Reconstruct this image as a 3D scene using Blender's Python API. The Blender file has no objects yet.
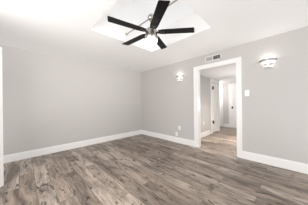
import bpy, bmesh, math, random
from math import pi, radians, sin, cos
from mathutils import Vector, Matrix

random.seed(4)
S = bpy.context.scene
C = S.collection

# ------------------------------------------------------------------ camera
TH = radians(45.599)
cam = bpy.data.cameras.new('camera')
cam.sensor_width = 36.0
cam.lens = 134.03 / 308.0 * 36.0
cam.shift_y = 1.2 / 308.0
cam.clip_start = 0.02
camo = bpy.data.objects.new('camera', cam)
C.objects.link(camo)
camo.matrix_world = (Matrix.Translation((0, 0, 1.192)) @ Matrix.Rotation(TH - pi/2, 4, 'Z')
                     @ Matrix.Rotation(pi/2, 4, 'X') @ Matrix.Rotation(-0.0118, 4, 'Z'))
S.camera = camo

# ------------------------------------------------------------------ world, lights, exposure
W = bpy.data.worlds.new('overcast_sky')
S.world = W
W.use_nodes = True
bg = W.node_tree.nodes['Background']
bg.inputs['Color'].default_value = (0.985, 0.99, 1.0, 1)
# bright overcast sky above the horizon, dim ground below it
wn = W.node_tree.nodes
wtc = wn.new('ShaderNodeTexCoord'); wsx = wn.new('ShaderNodeSeparateXYZ'); wmr = wn.new('ShaderNodeMapRange')
wmr.inputs['From Min'].default_value = -0.05; wmr.inputs['From Max'].default_value = 0.08
wmr.inputs['To Min'].default_value = 0.42; wmr.inputs['To Max'].default_value = 0.85
W.node_tree.links.new(wtc.outputs['Generated'], wsx.inputs[0])
W.node_tree.links.new(wsx.outputs['Z'], wmr.inputs['Value'])
wz = wn.new('ShaderNodeMapRange')
wz.inputs['From Min'].default_value = 0.35; wz.inputs['From Max'].default_value = 0.8
wz.inputs['To Min'].default_value = 0.0; wz.inputs['To Max'].default_value = 0.75
wa = wn.new('ShaderNodeMath'); wa.operation = 'ADD'
W.node_tree.links.new(wsx.outputs['Z'], wz.inputs['Value'])
W.node_tree.links.new(wmr.outputs[0], wa.inputs[0]); W.node_tree.links.new(wz.outputs[0], wa.inputs[1])
W.node_tree.links.new(wa.outputs[0], bg.inputs['Strength'])

def area(name, loc, rot, size, energy, col=(1, 1, 1), size_y=None, spread=None):
    l = bpy.data.lights.new(name, 'AREA')
    l.energy = energy; l.color = col; l.size = size
    if size_y:
        l.shape = 'RECTANGLE'; l.size_y = size_y
    o = bpy.data.objects.new(name, l); C.objects.link(o)
    o.location = loc; o.rotation_euler = rot
    if spread: l.spread = radians(spread)
    return o

def point(name, loc, energy, radius=0.05, col=(1, 0.95, 0.88)):
    l = bpy.data.lights.new(name, 'POINT')
    l.energy = energy; l.color = col; l.shadow_soft_size = radius
    o = bpy.data.objects.new(name, l); C.objects.link(o); o.location = loc
    return o

def sun(name, az, el, energy, ang=40, col=(1, 1, 1)):
    '''soft added fill travelling towards azimuth az, rising at el degrees (evens out the walls and ceiling)'''
    l = bpy.data.lights.new(name, 'SUN'); l.energy = energy; l.angle = radians(ang); l.color = col
    o = bpy.data.objects.new(name, l); C.objects.link(o)
    d = Vector((cos(radians(az))*cos(radians(el)), sin(radians(az))*cos(radians(el)), sin(radians(el))))
    o.rotation_euler = (-d).to_track_quat('Z', 'Y').to_euler()
    o.location = (0.5, -3, 1)
    return o

sun('rear_fill', 88, 5, 1.05)  # added fill through the open rear, evens out the walls
sun('rear_upward_fill', 82, 27, 1.1)  # added fill aimed upwards to brighten the ceiling
sun('side_upward_fill', 18, 33, 0.45)  # added upward fill from the open left side, for the ceiling
sun('side_fill', 36, 15, 0.2)  # weak added fill for the right wall and far ceiling
area('side_area_fill', (-1.5, 1.1, 1.3), (pi/2 - 0.25, 0, -pi/2 + 0.25), 2.8, 104, (1, 0.99, 0.985), 2.2)  # added fill panel at the open left side, no window there
area('hall_ceiling_lamp', (4.6, 1.1, 2.12), (0, 0, 0), 0.5, 19, (1, 0.90, 0.80), None, 100)
point('far_hall_fill', (6.5, 2.85, 1.75), 25, 0.12, (1, 0.98, 0.96))  # added point hidden behind the hall corner, brightens the far wall
point('hall_fill', (4.75, 1.0, 1.15), 19, 0.15, (0.95, 0.98, 1))  # added point out of sight, lifts the hall walls and ceiling; no fixture

vs = S.view_settings
vs.view_transform = 'Standard'
vs.look = 'None'
vs.exposure = 0.08
vs.gamma = 1.0
vs.use_curve_mapping = False

# ------------------------------------------------------------------ materials
def mat(name, col, rough=0.5, metal=0.0, emit=0.0, ecol=None, bump=0.0, bscale=200.0, var=0.0):
    m = bpy.data.materials.new(name); m.use_nodes = True
    nt = m.node_tree; n = nt.nodes; p = n['Principled BSDF']
    p.inputs['Roughness'].default_value = rough
    p.inputs['Metallic'].default_value = metal
    tc = n.new('ShaderNodeTexCoord')
    nz = n.new('ShaderNodeTexNoise'); nz.inputs['Scale'].default_value = bscale
    nt.links.new(tc.outputs['Object'], nz.inputs['Vector'])
    mx = n.new('ShaderNodeMix'); mx.data_type = 'RGBA'
    mx.inputs['A'].default_value = (*[c*(1-var) for c in col], 1)
    mx.inputs['B'].default_value = (*[min(1, c*(1+var)) for c in col], 1)
    nt.links.new(nz.outputs['Fac'], mx.inputs['Factor'])
    nt.links.new(mx.outputs['Result'], p.inputs['Base Color'])
    if bump:
        b = n.new('ShaderNodeBump'); b.inputs['Strength'].default_value = bump
        b.inputs['Distance'].default_value = 0.001
        nt.links.new(nz.outputs['Fac'], b.inputs['Height'])
        nt.links.new(b.outputs['Normal'], p.inputs['Normal'])
    if emit:
        p.inputs['Emission Color'].default_value = (*(ecol or col), 1)
        p.inputs['Emission Strength'].default_value = emit
    return m

M_wall = mat('grey_wall_paint', (0.530, 0.508, 0.491), 0.7, bump=0.15, bscale=350, var=0.01)
M_ceil = mat('white_ceiling_paint', (0.915, 0.905, 0.898), 0.8, bump=0.1, bscale=300, var=0.01)
M_trim = mat('white_trim_paint', (0.83, 0.818, 0.806), 0.35, var=0.01)
M_door = mat('white_door_paint', (0.86, 0.85, 0.84), 0.4, var=0.01)
M_black = mat('black_fan_blade', (0.006, 0.0055, 0.0055), 0.35, var=0.2, bscale=30)
M_black.node_tree.nodes['Principled BSDF'].inputs['Specular IOR Level'].default_value = 0.15
M_blkmet = mat('black_hardware', (0.01, 0.01, 0.01), 0.4)
M_nickel = mat('brushed_nickel', (0.52, 0.49, 0.44), 0.3, 1.0, var=0.08, bscale=60)
M_chrome = mat('sconce_metal', (0.28, 0.275, 0.27), 0.4, 0.6, var=0.05)
M_globe = mat('lit_frosted_glass', (0.95, 0.94, 0.9), 0.4, emit=1.5, ecol=(1, 0.955, 0.88))
M_band = mat('lit_frosted_acrylic', (0.9, 0.89, 0.85), 0.4, emit=0.14, ecol=(1, 0.97, 0.88))
M_plate = mat('white_plastic', (0.86, 0.86, 0.85), 0.3)
M_slot = mat('dark_slot', (0.03, 0.03, 0.03), 0.6)
M_duct = mat('duct_shadow_grey', (0.05, 0.05, 0.05), 0.7)
M_vent = mat('white_enamel', (0.80, 0.79, 0.77), 0.4)

# milky skylight glazing: lets the sky through
M_sky = bpy.data.materials.new('milky_skylight'); M_sky.use_nodes = True
nt = M_sky.node_tree; nt.nodes.clear()
out = nt.nodes.new('ShaderNodeOutputMaterial'); tr = nt.nodes.new('ShaderNodeBsdfTranslucent')
df = nt.nodes.new('ShaderNodeBsdfDiffuse'); mx = nt.nodes.new('ShaderNodeMixShader')
tr.inputs['Color'].default_value = (0.97, 0.965, 0.96, 1); df.inputs['Color'].default_value = (0.9, 0.9, 0.9, 1)
mx.inputs['Fac'].default_value = 0.4
nt.links.new(tr.outputs[0], mx.inputs[1]); nt.links.new(df.outputs[0], mx.inputs[2]); nt.links.new(mx.outputs[0], out.inputs[0])

def floor_material():
    m = bpy.data.materials.new('grey_oak_planks'); m.use_nodes = True
    nt = m.node_tree; n = nt.nodes; L = nt.links.new
    p = n['Principled BSDF']
    tc = n.new('ShaderNodeTexCoord')
    mp = n.new('ShaderNodeMapping'); mp.inputs['Rotation'].default_value = (0, 0, pi/2)
    mp.inputs['Location'].default_value = (0.31, 0.05, 0)
    L(tc.outputs['Object'], mp.inputs['Vector'])
    br = n.new('ShaderNodeTexBrick')
    br.offset = 0.37; br.offset_frequency = 2
    br.inputs['Scale'].default_value = 1
    br.inputs['Brick Width'].default_value = 1.22
    br.inputs['Row Height'].default_value = 0.18
    br.inputs['Mortar Size'].default_value = 0.003
    br.inputs['Mortar Smooth'].default_value = 0.3
    br.inputs['Color1'].default_value = (0, 0, 0, 1); br.inputs['Color2'].default_value = (1, 1, 1, 1)
    br.inputs['Mortar'].default_value = (0.5, 0.5, 0.5, 1)
    L(mp.outputs['Vector'], br.inputs['Vector'])
    # each plank shifts its grain by its own random value
    addv = n.new('ShaderNodeVectorMath'); addv.operation = 'MULTIPLY_ADD'
    L(br.outputs['Color'], addv.inputs[0]); addv.inputs[1].default_value = (7.3, 3.1, 5.7)
    L(mp.outputs['Vector'], addv.inputs[2])
    def noise(scale, vec, detail=4, dist=0.0, rough=0.55):
        mm = n.new('ShaderNodeMapping'); mm.inputs['Scale'].default_value = vec
        L(addv.outputs[0], mm.inputs['Vector'])
        z = n.new('ShaderNodeTexNoise'); z.inputs['Scale'].default_value = scale
        z.inputs['Detail'].default_value = detail; z.inputs['Distortion'].default_value = dist
        z.inputs['Roughness'].default_value = rough
        L(mm.outputs[0], z.inputs['Vector']); return z.outputs['Fac']
    def ramp(src, stops):
        r = n.new('ShaderNodeValToRGB'); e = r.color_ramp.elements
        while len(e) < len(stops): e.new(0.5)
        for k, (pos, c) in enumerate(stops):
            e[k].position = pos; e[k].color = (*c, 1)
        L(src, r.inputs['Fac']); return r.outputs['Color']
    def mix(fac, a, b, mode='MIX'):
        x = n.new('ShaderNodeMix'); x.data_type = 'RGBA'; x.blend_type = mode
        for nm, v in (('Factor', fac), ('A', a), ('B', b)):
            if isinstance(v, (int, float)): x.inputs[nm].default_value = v
            elif isinstance(v, tuple): x.inputs[nm].default_value = (*v, 1)
            else: L(v, x.inputs[nm])
        return x.outputs['Result']
    plank = ramp(br.outputs['Color'], [(0, PL[0]), (0.5, PL[1]), (1, PL[2])])
    patch = ramp(noise(1.0, (1.5, 7, 1), 4, 1.0), [(0.36, (0.60, 0.58, 0.57)), (0.47, (1.06, 1.05, 1.04)), (0.62, (1.5, 1.47, 1.44))])
    grain = ramp(noise(1.0, (5, 70, 1), 5, 0.6), [(0.38, (0.80, 0.79, 0.78)), (0.6, (1.12, 1.12, 1.12))])
    knots = ramp(noise(1.0, (3.3, 12, 1), 3, 1.8), [(0.60, (0, 0, 0)), (0.635, (1, 1, 1))])
    streak = ramp(noise(1.0, (1.3, 34, 1), 4, 1.2), [(0.60, (0, 0, 0)), (0.66, (1, 1, 1))])
    c = mix(1.0, plank, patch, 'MULTIPLY')
    c = mix(1.0, c, grain, 'MULTIPLY')
    kf = n.new('ShaderNodeMath'); kf.operation = 'MULTIPLY'; kf.inputs[1].default_value = 0.8; L(knots, kf.inputs[0])
    c = mix(kf.outputs[0], c, (0.022, 0.017, 0.014))
    sf = n.new('ShaderNodeMath'); sf.operation = 'MULTIPLY'; sf.inputs[1].default_value = 0.6; L(streak, sf.inputs[0])
    c = mix(sf.outputs[0], c, (0.07, 0.056, 0.047))
    mf = n.new('ShaderNodeMath'); mf.operation = 'MULTIPLY'; mf.inputs[1].default_value = 0.75; L(br.outputs['Fac'], mf.inputs[0])
    c = mix(mf.outputs[0], c, (0.05, 0.04, 0.035))
    L(c, p.inputs['Base Color'])
    p.inputs['Roughness'].default_value = 0.38
    p.inputs['Specular IOR Level'].default_value = 0.4
    b = n.new('ShaderNodeBump'); b.inputs['Strength'].default_value = 0.25; b.inputs['Distance'].default_value = 0.002
    L(grain, b.inputs['Height']); L(b.outputs['Normal'], p.inputs['Normal'])
    return m
PL = [(0.172, 0.138, 0.112), (0.246, 0.203, 0.168), (0.325, 0.277, 0.236)]
M_floor = floor_material()

# ------------------------------------------------------------------ helpers
def BM(): return bmesh.new()

def box(bm, x0, x1, y0, y1, z0, z1, bev=0.0, mtx=None):
    t = bmesh.new()
    bmesh.ops.create_cube(t, size=1)
    for v in t.verts:
        v.co = Vector(((x0+x1)/2 + v.co.x*(x1-x0), (y0+y1)/2 + v.co.y*(y1-y0), (z0+z1)/2 + v.co.z*(z1-z0)))
    if bev: bmesh.ops.bevel(t, geom=t.edges[:], offset=bev, segments=2, affect='EDGES', profile=0.5)
    join(bm, t, mtx)

def join(bm, t, mtx=None):
    if mtx: t.transform(mtx)
    me = bpy.data.meshes.new('tmp'); t.to_mesh(me); t.free(); bm.from_mesh(me); bpy.data.meshes.remove(me)

def lathe(bm, prof, seg=40, mtx=None):
    """prof: (r, z) list, revolved about z"""
    t = bmesh.new(); rings = []
    for r, z in prof:
        if r < 1e-6: rings.append([t.verts.new((0, 0, z))])
        else: rings.append([t.verts.new((r*cos(2*pi*k/seg), r*sin(2*pi*k/seg), z)) for k in range(seg)])
    for a, b in zip(rings, rings[1:]):
        for k in range(seg):
            k2 = (k+1) % seg
            if len(a) == 1 and len(b) > 1: t.faces.new((a[0], b[k], b[k2]))
            elif len(b) == 1 and len(a) > 1: t.faces.new((a[k], b[0], a[k2]))
            elif len(a) > 1: t.faces.new((a[k], b[k], b[k2], a[k2]))
    bmesh.ops.recalc_face_normals(t, faces=t.faces[:])
    join(bm, t, mtx)

def tube(bm, a, b, r, seg=16):
    a = Vector(a); b = Vector(b); d = b - a
    q = d.to_track_quat('Z', 'Y').to_matrix().to_4x4()
    lathe(bm, [(0, 0), (r, 0), (r, d.length), (0, d.length)], seg, Matrix.Translation(a) @ q)

def obj(name, bm, m, parent=None, smooth=False):
    me = bpy.data.meshes.new(name)
    bmesh.ops.recalc_face_normals(bm, faces=bm.faces[:])
    bm.to_mesh(me); bm.free()
    me.materials.append(m)
    if smooth:
        for p in me.polygons: p.use_smooth = True
        me.set_sharp_from_angle(angle=radians(40))
    o = bpy.data.objects.new(name, me); C.objects.link(o)
    if parent: o.parent = parent
    return o

def struct(name, bm, m, smooth=False):
    o = obj(name, bm, m, None, smooth); o['kind'] = 'structure'; return o

def thing(name, label, cat, loc=(0, 0, 0), rz=0, group=None):
    o = bpy.data.objects.new(name, None); C.objects.link(o)
    o.location = loc; o.rotation_euler = (0, 0, rz)
    o['label'] = label; o['category'] = cat
    if group: o['group'] = group
    return o

def dup(root, loc, rz, label=None):
    r = root.copy(); C.objects.link(r); r.location = loc; r.rotation_euler = (0, 0, rz)
    if label: r['label'] = label
    for ch in list(root.children):
        c = ch.copy(); C.objects.link(c); c.parent = r
        for g in list(ch.children):
            d = g.copy(); C.objects.link(d); d.parent = c
    return r

# ------------------------------------------------------------------ room shell
XR, YL, H = 3.361, 4.1515, 2.44          # right wall plane, left wall plane, ceiling height
XS, YB = -0.80, -0.62                     # near side wall, open rear edge
TX = 0.12                                # wall thickness
OY0, OY1, OZ = 0.825, 1.745, 2.085       # doorway in the right wall
HY1, HC = 2.175, 2.15                    # hall left wall, hall ceiling
HX1, FX = 6.07, 7.15                     # end of hall left wall, far wall
HY0 = 0.55

b = BM()
box(b, XS-TX, FX+TX, YB, YL+TX, -0.05, 0)
struct('floor', b, M_floor)

RX0, RX1, RY0, RY1, RZ = 0.817, 2.228, 0.907, 2.320, 2.835
b = BM()
box(b, XS-TX, RX0, YB, YL+TX, H, RZ)
box(b, RX1, XR+TX, YB, YL+TX, H, RZ)
box(b, RX0, RX1, YB, RY0, H, RZ)
box(b, RX0, RX1, RY1, YL+TX, H, RZ)
struct('ceiling', b, M_ceil)

b = BM()
box(b, RX0-0.06, RX1+0.06, RY0-0.06, RY1+0.06, RZ, RZ+0.012)
struct('window_1', b, M_sky)

b = BM(); box(b, XS-TX, XR+TX, YL, YL+TX, 0, H); struct('wall_left', b, M_wall)
b = BM()
box(b, XR, XR+TX, YB, OY0, 0, H)
box(b, XR, XR+TX, OY1, YL, 0, H)
box(b, XR, XR+TX, OY0, OY1, OZ, H)
struct('wall_right', b, M_wall)
# unseen short pier that carries the door frame, its length set to shade the left wall; the room is open on either side of it
DY1 = 2.50
b = BM()
box(b, XS-TX, XS, DY1, DY1+0.55, 0, H)
struct('wall_side', b, M_wall)

# hall beyond the doorway
b = BM()
box(b, XR+TX, 5.30, HY1, HY1+TX, 0, HC)
box(b, 5.95, HX1, HY1, HY1+TX, 0, HC)
box(b, 5.30, 5.95, HY1, HY1+TX, 2.03, HC)
box(b, HX1-TX, HX1, HY1+TX, 3.4, 0, HC)
box(b, HX1-TX, FX+TX, 3.4, 3.5, 0, HC)
struct('wall_hall_left', b, M_wall)
b = BM()
box(b, FX, FX+TX, HY0-0.1, 3.4, 0, HC)
struct('wall_hall_far', b, M_wall)
b = BM(); box(b, XR+TX, FX, HY0-0.1, HY0, 0, HC); struct('wall_hall_right', b, M_wall)
b = BM(); box(b, XR+TX, FX+TX, HY0-0.1, 3.5, HC, HC+0.08); struct('ceiling_hall', b, M_ceil)

# ------------------------------------------------------------------ baseboards and casings
BH = 0.162
def baseboard(name, segs):
    b = BM()
    for kind, plane, a0, a1, sgn in segs:
        for (w, z0, z1) in ((0.016, 0, BH-0.022), (0.011, BH-0.022, BH-0.008), (0.007, BH-0.008, BH)):
            lo, hi = sorted((plane, plane + sgn*w))
            if kind == 'x': box(b, lo, hi, a0, a1, z0, z1)
            else: box(b, a0, a1, lo, hi, z0, z1)
    return struct(name, b, M_trim)
CW = 0.085
baseboard('baseboard_left', [('y', YL, XS, XR-0.016, -1)])
baseboard('baseboard_right', [('x', XR, YB, OY0-CW, -1), ('x', XR, OY1+CW+0.02, YL, -1)])
baseboard('baseboard_side', [('x', XS, DY1+CW, DY1+0.55, 1)])
baseboard('baseboard_hall', [('y', HY1, XR+TX, 5.12, -1), ('x', FX, 2.11, 2.35, -1)])

def casing(name, axis, plane, sgn, a0, a1, ztop, w=CW, t=0.020, depth=TX, wl=None):
    """door trim around an opening: two legs and a head on one wall face, plus the jamb lining"""
    b = BM(); wl = wl or w
    def put(u0, u1, z0, z1, d0, d1, bev=0.003):
        lo, hi = sorted((plane+sgn*d0, plane+sgn*d1))
        if axis == 'x': box(b, lo, hi, u0, u1, z0, z1, bev)
        else: box(b, u0, u1, lo, hi, z0, z1, bev)
    put(a0-w, a0, 0, ztop, 0, t); put(a1, a1+wl, 0, ztop, 0, t)          # flat boards
    put(a0-w, a1+wl, ztop, ztop+w, 0, t)
    put(a0-w-0.006, a0-w+0.018, 0, ztop+w-0.018, 0, t+0.006)              # raised back band
    put(a1+wl-0.018, a1+wl+0.006, 0, ztop+w-0.018, 0, t+0.006)
    put(a0-w-0.006, a1+wl+0.006, ztop+w-0.018, ztop+w+0.006, 0, t+0.006)
    put(a0-0.001, a0+0.012, 0, ztop, -depth, t)
    put(a1-0.012, a1+0.001, 0, ztop, -depth, t)
    put(a0, a1, ztop-0.012, ztop+0.001, -depth, t)
    return struct(name, b, M_trim)
casing('trim_1', 'x', XR, -1, OY0, OY1, OZ, wl=0.105)
casing('trim_2', 'y', HY1, -1, 5.30, 5.95, 2.03, w=0.11)
casing('trim_3', 'x', FX, -1, 1.28, 2.03, 2.035, w=0.075, depth=0.05)
casing('trim_4', 'x', FX, -1, 2.42, 3.10, 2.035, w=0.06, depth=0.05)
b = BM(); box(b, XS, XS+0.02, DY1, DY1+CW, 0, 2.13, 0.003); box(b, XS-TX, XS+0.02, DY1-0.014, DY1+0.001, 0, 2.13, 0.002)
struct('trim_5', b, M_trim)

def panel_door(name, w, h, t=0.036):
    """leaf in local x (0..w), thickness in y, with recessed panels on both faces"""
    b = BM()
    st = 0.11
    rows = [(0.0, 0.22), (0.86, 1.0), (h-0.12, h)]
    box(b, 0, st, -t/2, t/2, 0, h, 0.002); box(b, w-st, w, -t/2, t/2, 0, h, 0.002)
    for z0, z1 in rows: box(b, st, w-st, -t/2, t/2, z0, z1)
    box(b, st, w-st, -t/2+0.010, t/2-0.010, 0.2, h-0.1)
    for z0, z1 in ((0.27, 0.81), (1.05, h-0.17)):
        box(b, st+0.05, w-st-0.05, -t/2+0.003, t/2-0.003, z0, z1, 0.004)
    return struct(name, b, M_door)

def knob(parent, x, z, side, m):
    b = BM()
    M = Matrix.Translation((x, side*0.018, z)) @ Matrix.Rotation(-side*pi/2, 4, 'X')
    lathe(b, [(0, 0), (0.034, 0), (0.034, 0.008), (0.012, 0.012), (0.012, 0.035), (0.028, 0.045), (0.033, 0.060), (0.026, 0.074), (0, 0.078)], 24, M)
    o = obj('handle', b, m, parent, True); return o

# door_1: white leaf standing open at the left edge of the picture
a = Vector((-0.222, 2.985)); hg = Vector((-0.765, 2.455))
dv = (a - hg); wd = dv.length
d1 = panel_door('door_1', wd, 2.04); d1.location = (hg.x, hg.y, 0.008); d1.rotation_euler = (0, 0, math.atan2(dv.y, dv.x))
d1['label'] = 'white panelled door standing open at the left edge'
# door_2: closed door in the hall's left wall with black hinges
d2 = panel_door('door_2', 0.605, 2.0); d2.location = (5.335, HY1+0.030, 0.01)
for z in (0.43, 1.775):
    b = BM(); box(b, -0.030, 0.085, -0.024, -0.012, z-0.06, z+0.06, 0.003); box(b, 0.0, 0.03, -0.095, -0.012, z-0.06, z+0.06, 0.003)
    tube(b, (0.02, -0.040, z-0.06), (0.02, -0.040, z+0.06), 0.016)
    obj('hinge', b, M_blkmet, d2)
# door_3: white door at the far end of the hall with black knob
d3 = panel_door('door_3', 0.72, 2.015); d3.location = (FX-0.019, 2.015, 0.01); d3.rotation_euler = (0, 0, -pi/2)
knob(d3, 0.075, 0.955, -1, M_blkmet)
b = BM(); box(b, 0.045, 0.10, -0.026, -0.018, 0.90, 1.01, 0.003); obj('door_plate', b, M_blkmet, d3)
# door_4: plain white door beyond the hall corner
d4 = panel_door('door_4', 0.655, 2.015); d4.location = (FX-0.019, 3.09, 0.01); d4.rotation_euler = (0, 0, -pi/2)

# ------------------------------------------------------------------ ceiling fan
FC = Vector((1.518, 1.595, 0))
fan = thing('ceiling_fan', 'five-blade black ceiling fan with brushed nickel motor and lit frosted bowl', 'ceiling fan', (FC.x, FC.y, 2.10))
def fz(z): return z - 2.10
b = BM()
lathe(b, [(0, fz(2.660)), (0.028, fz(2.655)), (0.052, fz(2.625)), (0.058, fz(2.600)), (0.050, fz(2.575)), (0.030, fz(2.560)), (0, fz(2.558))], 32)
obj('canopy', b, M_nickel, fan, True)
b = BM(); tube(b, (0, 0, fz(2.42)), (0, 0, fz(2.57)), 0.013); lathe(b, [(0.013, fz(2.45)), (0.030, fz(2.44)), (0.034, fz(2.41)), (0, fz(2.41))], 24)
obj('downrod', b, M_nickel, fan, True)
b = BM()
lathe(b, [(0, fz(2.425)), (0.055, fz(2.422)), (0.085, fz(2.405)), (0.098, fz(2.380)), (0.100, fz(2.300)), (0.108, fz(2.292)), (0.110, fz(2.255)),
          (0.104, fz(2.245)), (0.104, fz(2.238)), (0, fz(2.238))], 48)
obj('motor_housing', b, M_nickel, fan, True)
b = BM()
lathe(b, [(0.099, fz(2.242)), (0.100, fz(2.222)), (0.095, fz(2.195)), (0.080, fz(2.172)), (0.056, fz(2.157)), (0.028, fz(2.150)), (0, fz(2.148))], 48)
obj('light_bowl', b, M_globe, fan, True)
def make_blade():
    b = BM()
    # plank outline: root narrower, tip cut at a slant
    top = [(0.115, 0.048), (0.19, 0.062), (0.70, 0.068), (0.71, 0.060)]
    bot = [(0.115, -0.048), (0.19, -0.062), (0.665, -0.068), (0.68, -0.060)]
    t = 0.006
    up = [b.verts.new((x, y, t/2)) for x, y in top] + [b.verts.new((x, y, t/2)) for x, y in reversed(bot)]
    dn = [b.verts.new((v.co.x, v.co.y, -t/2)) for v in up]
    b.faces.new(up); b.faces.new(list(reversed(dn)))
    n = len(up)
    for k in range(n): b.faces.new((up[k], dn[k], dn[(k+1) % n], up[(k+1) % n]))
    return b
def make_iron():
    b = BM()
    box(b, 0.085, 0.15, -0.020, 0.020, -0.013, -0.003, 0.002)
    box(b, 0.14, 0.215, -0.036, 0.036, -0.010, -0.003, 0.003)
    for x, y in ((0.165, 0.022), (0.165, -0.022), (0.20, 0)):
        lathe(b, [(0, -0.014), (0.005, -0.013), (0.006, -0.010), (0, -0.010)], 12, Matrix.Translation((x, y, 0)))
    return b
for k in range(5):
    bl = obj('blade', make_blade(), M_black, fan)
    bl.matrix_local = Matrix.Translation((0, 0, fz(2.365))) @ Matrix.Rotation(radians(95.3 + 72*k), 4, 'Z') @ Matrix.Rotation(radians(-4), 4, 'X')
    obj('blade_bracket', make_iron(), M_blkmet, bl)

# mounting bar across the skylight well
bar = thing('mounting_bar', 'thin nickel rod spanning the skylight well above the fan', 'rod', (RX0+0.70, (RY0+RY1)/2, 2.606))
hl = (RY1-RY0)/2
b = BM(); tube(b, (0, -hl, 0), (0, hl, 0), 0.0105); obj('rod', b, M_nickel, bar, True)
for s in (-1, 1):
    b = BM(); lathe(b, [(0, 0), (0.026, 0), (0.026, 0.006), (0.014, 0.014), (0.0105, 0.03), (0, 0.03)], 24,
                    Matrix.Translation((0, s*hl, 0)) @ Matrix.Rotation(s*pi/2, 4, 'X'))
    obj('wall_flange', b, M_nickel, bar, True)

# ------------------------------------------------------------------ wall sconces
def half_band(rx, ry, z0, z1, t=0.004, flare=0.0, tilt=0.0, sag=0.0, seg=28):
    """half-elliptic band bulging towards -x from the wall (local x=0), open at top and bottom"""
    b = bmesh.new(); cols = []
    for k in range(seg+1):
        a = -pi/2 + pi*k/seg
        s, c_ = sin(a), cos(a)
        col = []
        for (z, f, off) in ((z0, 1-flare, 0), (z1, 1, 0), (z1, 1, t), (z0, 1-flare, t)):
            X = -(ry*f-off)*c_; Y = (rx*f-off)*s
            col.append(b.verts.new((min(X, -0.001), Y, z + tilt*s + sag*c_)))
        cols.append(col)
    for p, q in zip(cols, cols[1:]):
        for j in range(4): b.faces.new((p[j], q[j], q[(j+1) % 4], p[(j+1) % 4]))
    b.faces.new(cols[0]); b.faces.new(list(reversed(cols[-1])))
    return b
def make_sconce(label, loc):
    s = thing('wall_sconce', label, 'wall light', loc, 0, 'wall sconces on the grey wall')
    b = BM(); box(b, -0.022, 0, -0.055, 0.055, -0.075, 0.055, 0.004); obj('back_plate', b, M_chrome, s)
    b = half_band(0.132, 0.105, 0.044, 0.078, flare=0.04, sag=0.006); obj('top_rim', b, M_chrome, s, True)
    b = half_band(0.116, 0.094, -0.012, 0.030, flare=0.10, sag=0.004, tilt=-0.006); obj('upper_band', b, M_band, s, True)
    b = half_band(0.088, 0.076, -0.070, -0.032, flare=0.20, tilt=0.004); obj('lower_band', b, M_band, s, True)
    b = BM(); lathe(b, [(0, -0.05), (0.012, -0.048), (0.016, -0.035), (0.016, 0.02), (0.010, 0.03), (0, 0.032)], 20, Matrix.Translation((-0.042, 0, -0.005)))
    obj('bulb', b, M_band, s, True)
    return s
SC = [(0.300, 1.925), (2.311, 1.925)]
s1 = make_sconce('lit three-tier wall sconce right of the doorway, above the light switch', (XR, SC[0][0], SC[0][1]))
s2 = dup(s1, (XR, SC[1][0], SC[1][1]), 0, 'lit three-tier wall sconce left of the doorway, nearer the room corner')
for i, (y, z) in enumerate(SC):
    point('sconce_lamp_up', (XR-0.075, y, z+0.095), 0.8, 0.0)

# ------------------------------------------------------------------ air vent above the doorway
v = thing('air_vent', 'white return air vent on the wall above the doorway', 'air vent', (XR, 1.337, 2.300))
hw, hh = 0.198, 0.068
b = BM()
for (y0, y1, z0, z1) in ((-hw, hw, hh-0.02, hh), (-hw, hw, -hh, -hh+0.02), (-hw, -hw+0.02, -hh, hh), (hw-0.02, hw, -hh, hh), (-0.009, 0.009, -hh, hh)):
    box(b, -0.012, 0, y0, y1, z0, z1, 0.002)
obj('frame', b, M_vent, v)
b = BM(); box(b, -0.002, -0.0005, -hw+0.018, hw-0.018, -hh+0.018, hh-0.018); obj('duct_opening', b, M_duct, v)
for (y0, y1, ang) in ((0.009, hw-0.02, 28), (-hw+0.02, -0.009, -22)):
    b = BM()
    n = 5
    for k in range(n):
        z = -hh+0.02 + (k+0.5)*(2*hh-0.04)/n
        box(b, -0.0075, 0.0075, y0, y1, -0.0010, 0.0010, 0, Matrix.Translation((-0.0075, 0, z)) @ Matrix.Rotation(radians(ang), 4, 'Y'))
    obj('louver_bank', b, M_vent, v)

# ------------------------------------------------------------------ switch and outlets
sw = thing('light_switch', 'white rocker light switch plate right of the doorway casing', 'light switch', (XR, 0.642, 1.390))
b = BM(); box(b, -0.007, 0, -0.040, 0.040, -0.062, 0.062, 0.003); obj('cover_plate', b, M_plate, sw)
b = BM(); box(b, -0.012, -0.006, -0.017, 0.017, -0.034, 0.034, 0.002, Matrix.Rotation(radians(3), 4, 'Y')); obj('rocker', b, M_vent, sw)
for z in (-0.050, 0.050):
    b = BM(); lathe(b, [(0, 0), (0.003, 0), (0.003, 0.001), (0, 0.0012)], 12, Matrix.Translation((-0.0068, 0, z)) @ Matrix.Rotation(-pi/2, 4, 'Y'))
    obj('screw', b, M_chrome, sw)

def make_outlet(label, loc, rz=0):
    o = thing('wall_outlet', label, 'outlet', loc, rz)
    b = BM(); box(b, -0.007, 0, -0.038, 0.038, -0.060, 0.060, 0.003); obj('cover_plate', b, M_plate, o)
    for z in (-0.022, 0.022):
        b = BM(); box(b, -0.010, -0.006, -0.017, 0.017, z-0.014, z+0.014, 0.002); r = obj('socket', b, M_vent, o)
        b = BM()
        for y in (-0.007, 0.007): box(b, -0.0108, -0.0098, y-0.0012, y+0.0012, z-0.002, z+0.008)
        lathe(b, [(0, 0), (0.0028, 0), (0.0028, 0.001), (0, 0.001)], 10, Matrix.Translation((-0.0098, 0, z-0.008)) @ Matrix.Rotation(-pi/2, 4, 'Y'))
        obj('slot', b, M_slot, r)
    return o
o1 = make_outlet('white outlet plate below the left sconce, the higher of two', (XR, 2.350, 0.455))
o2 = dup(o1, (XR, 2.455, 0.262), 0, 'white outlet plate just above the baseboard, the lower of two')
o3 = dup(o1, (4.600, HY1, 0.470), pi/2, 'white outlet plate on the hall wall seen through the doorway')
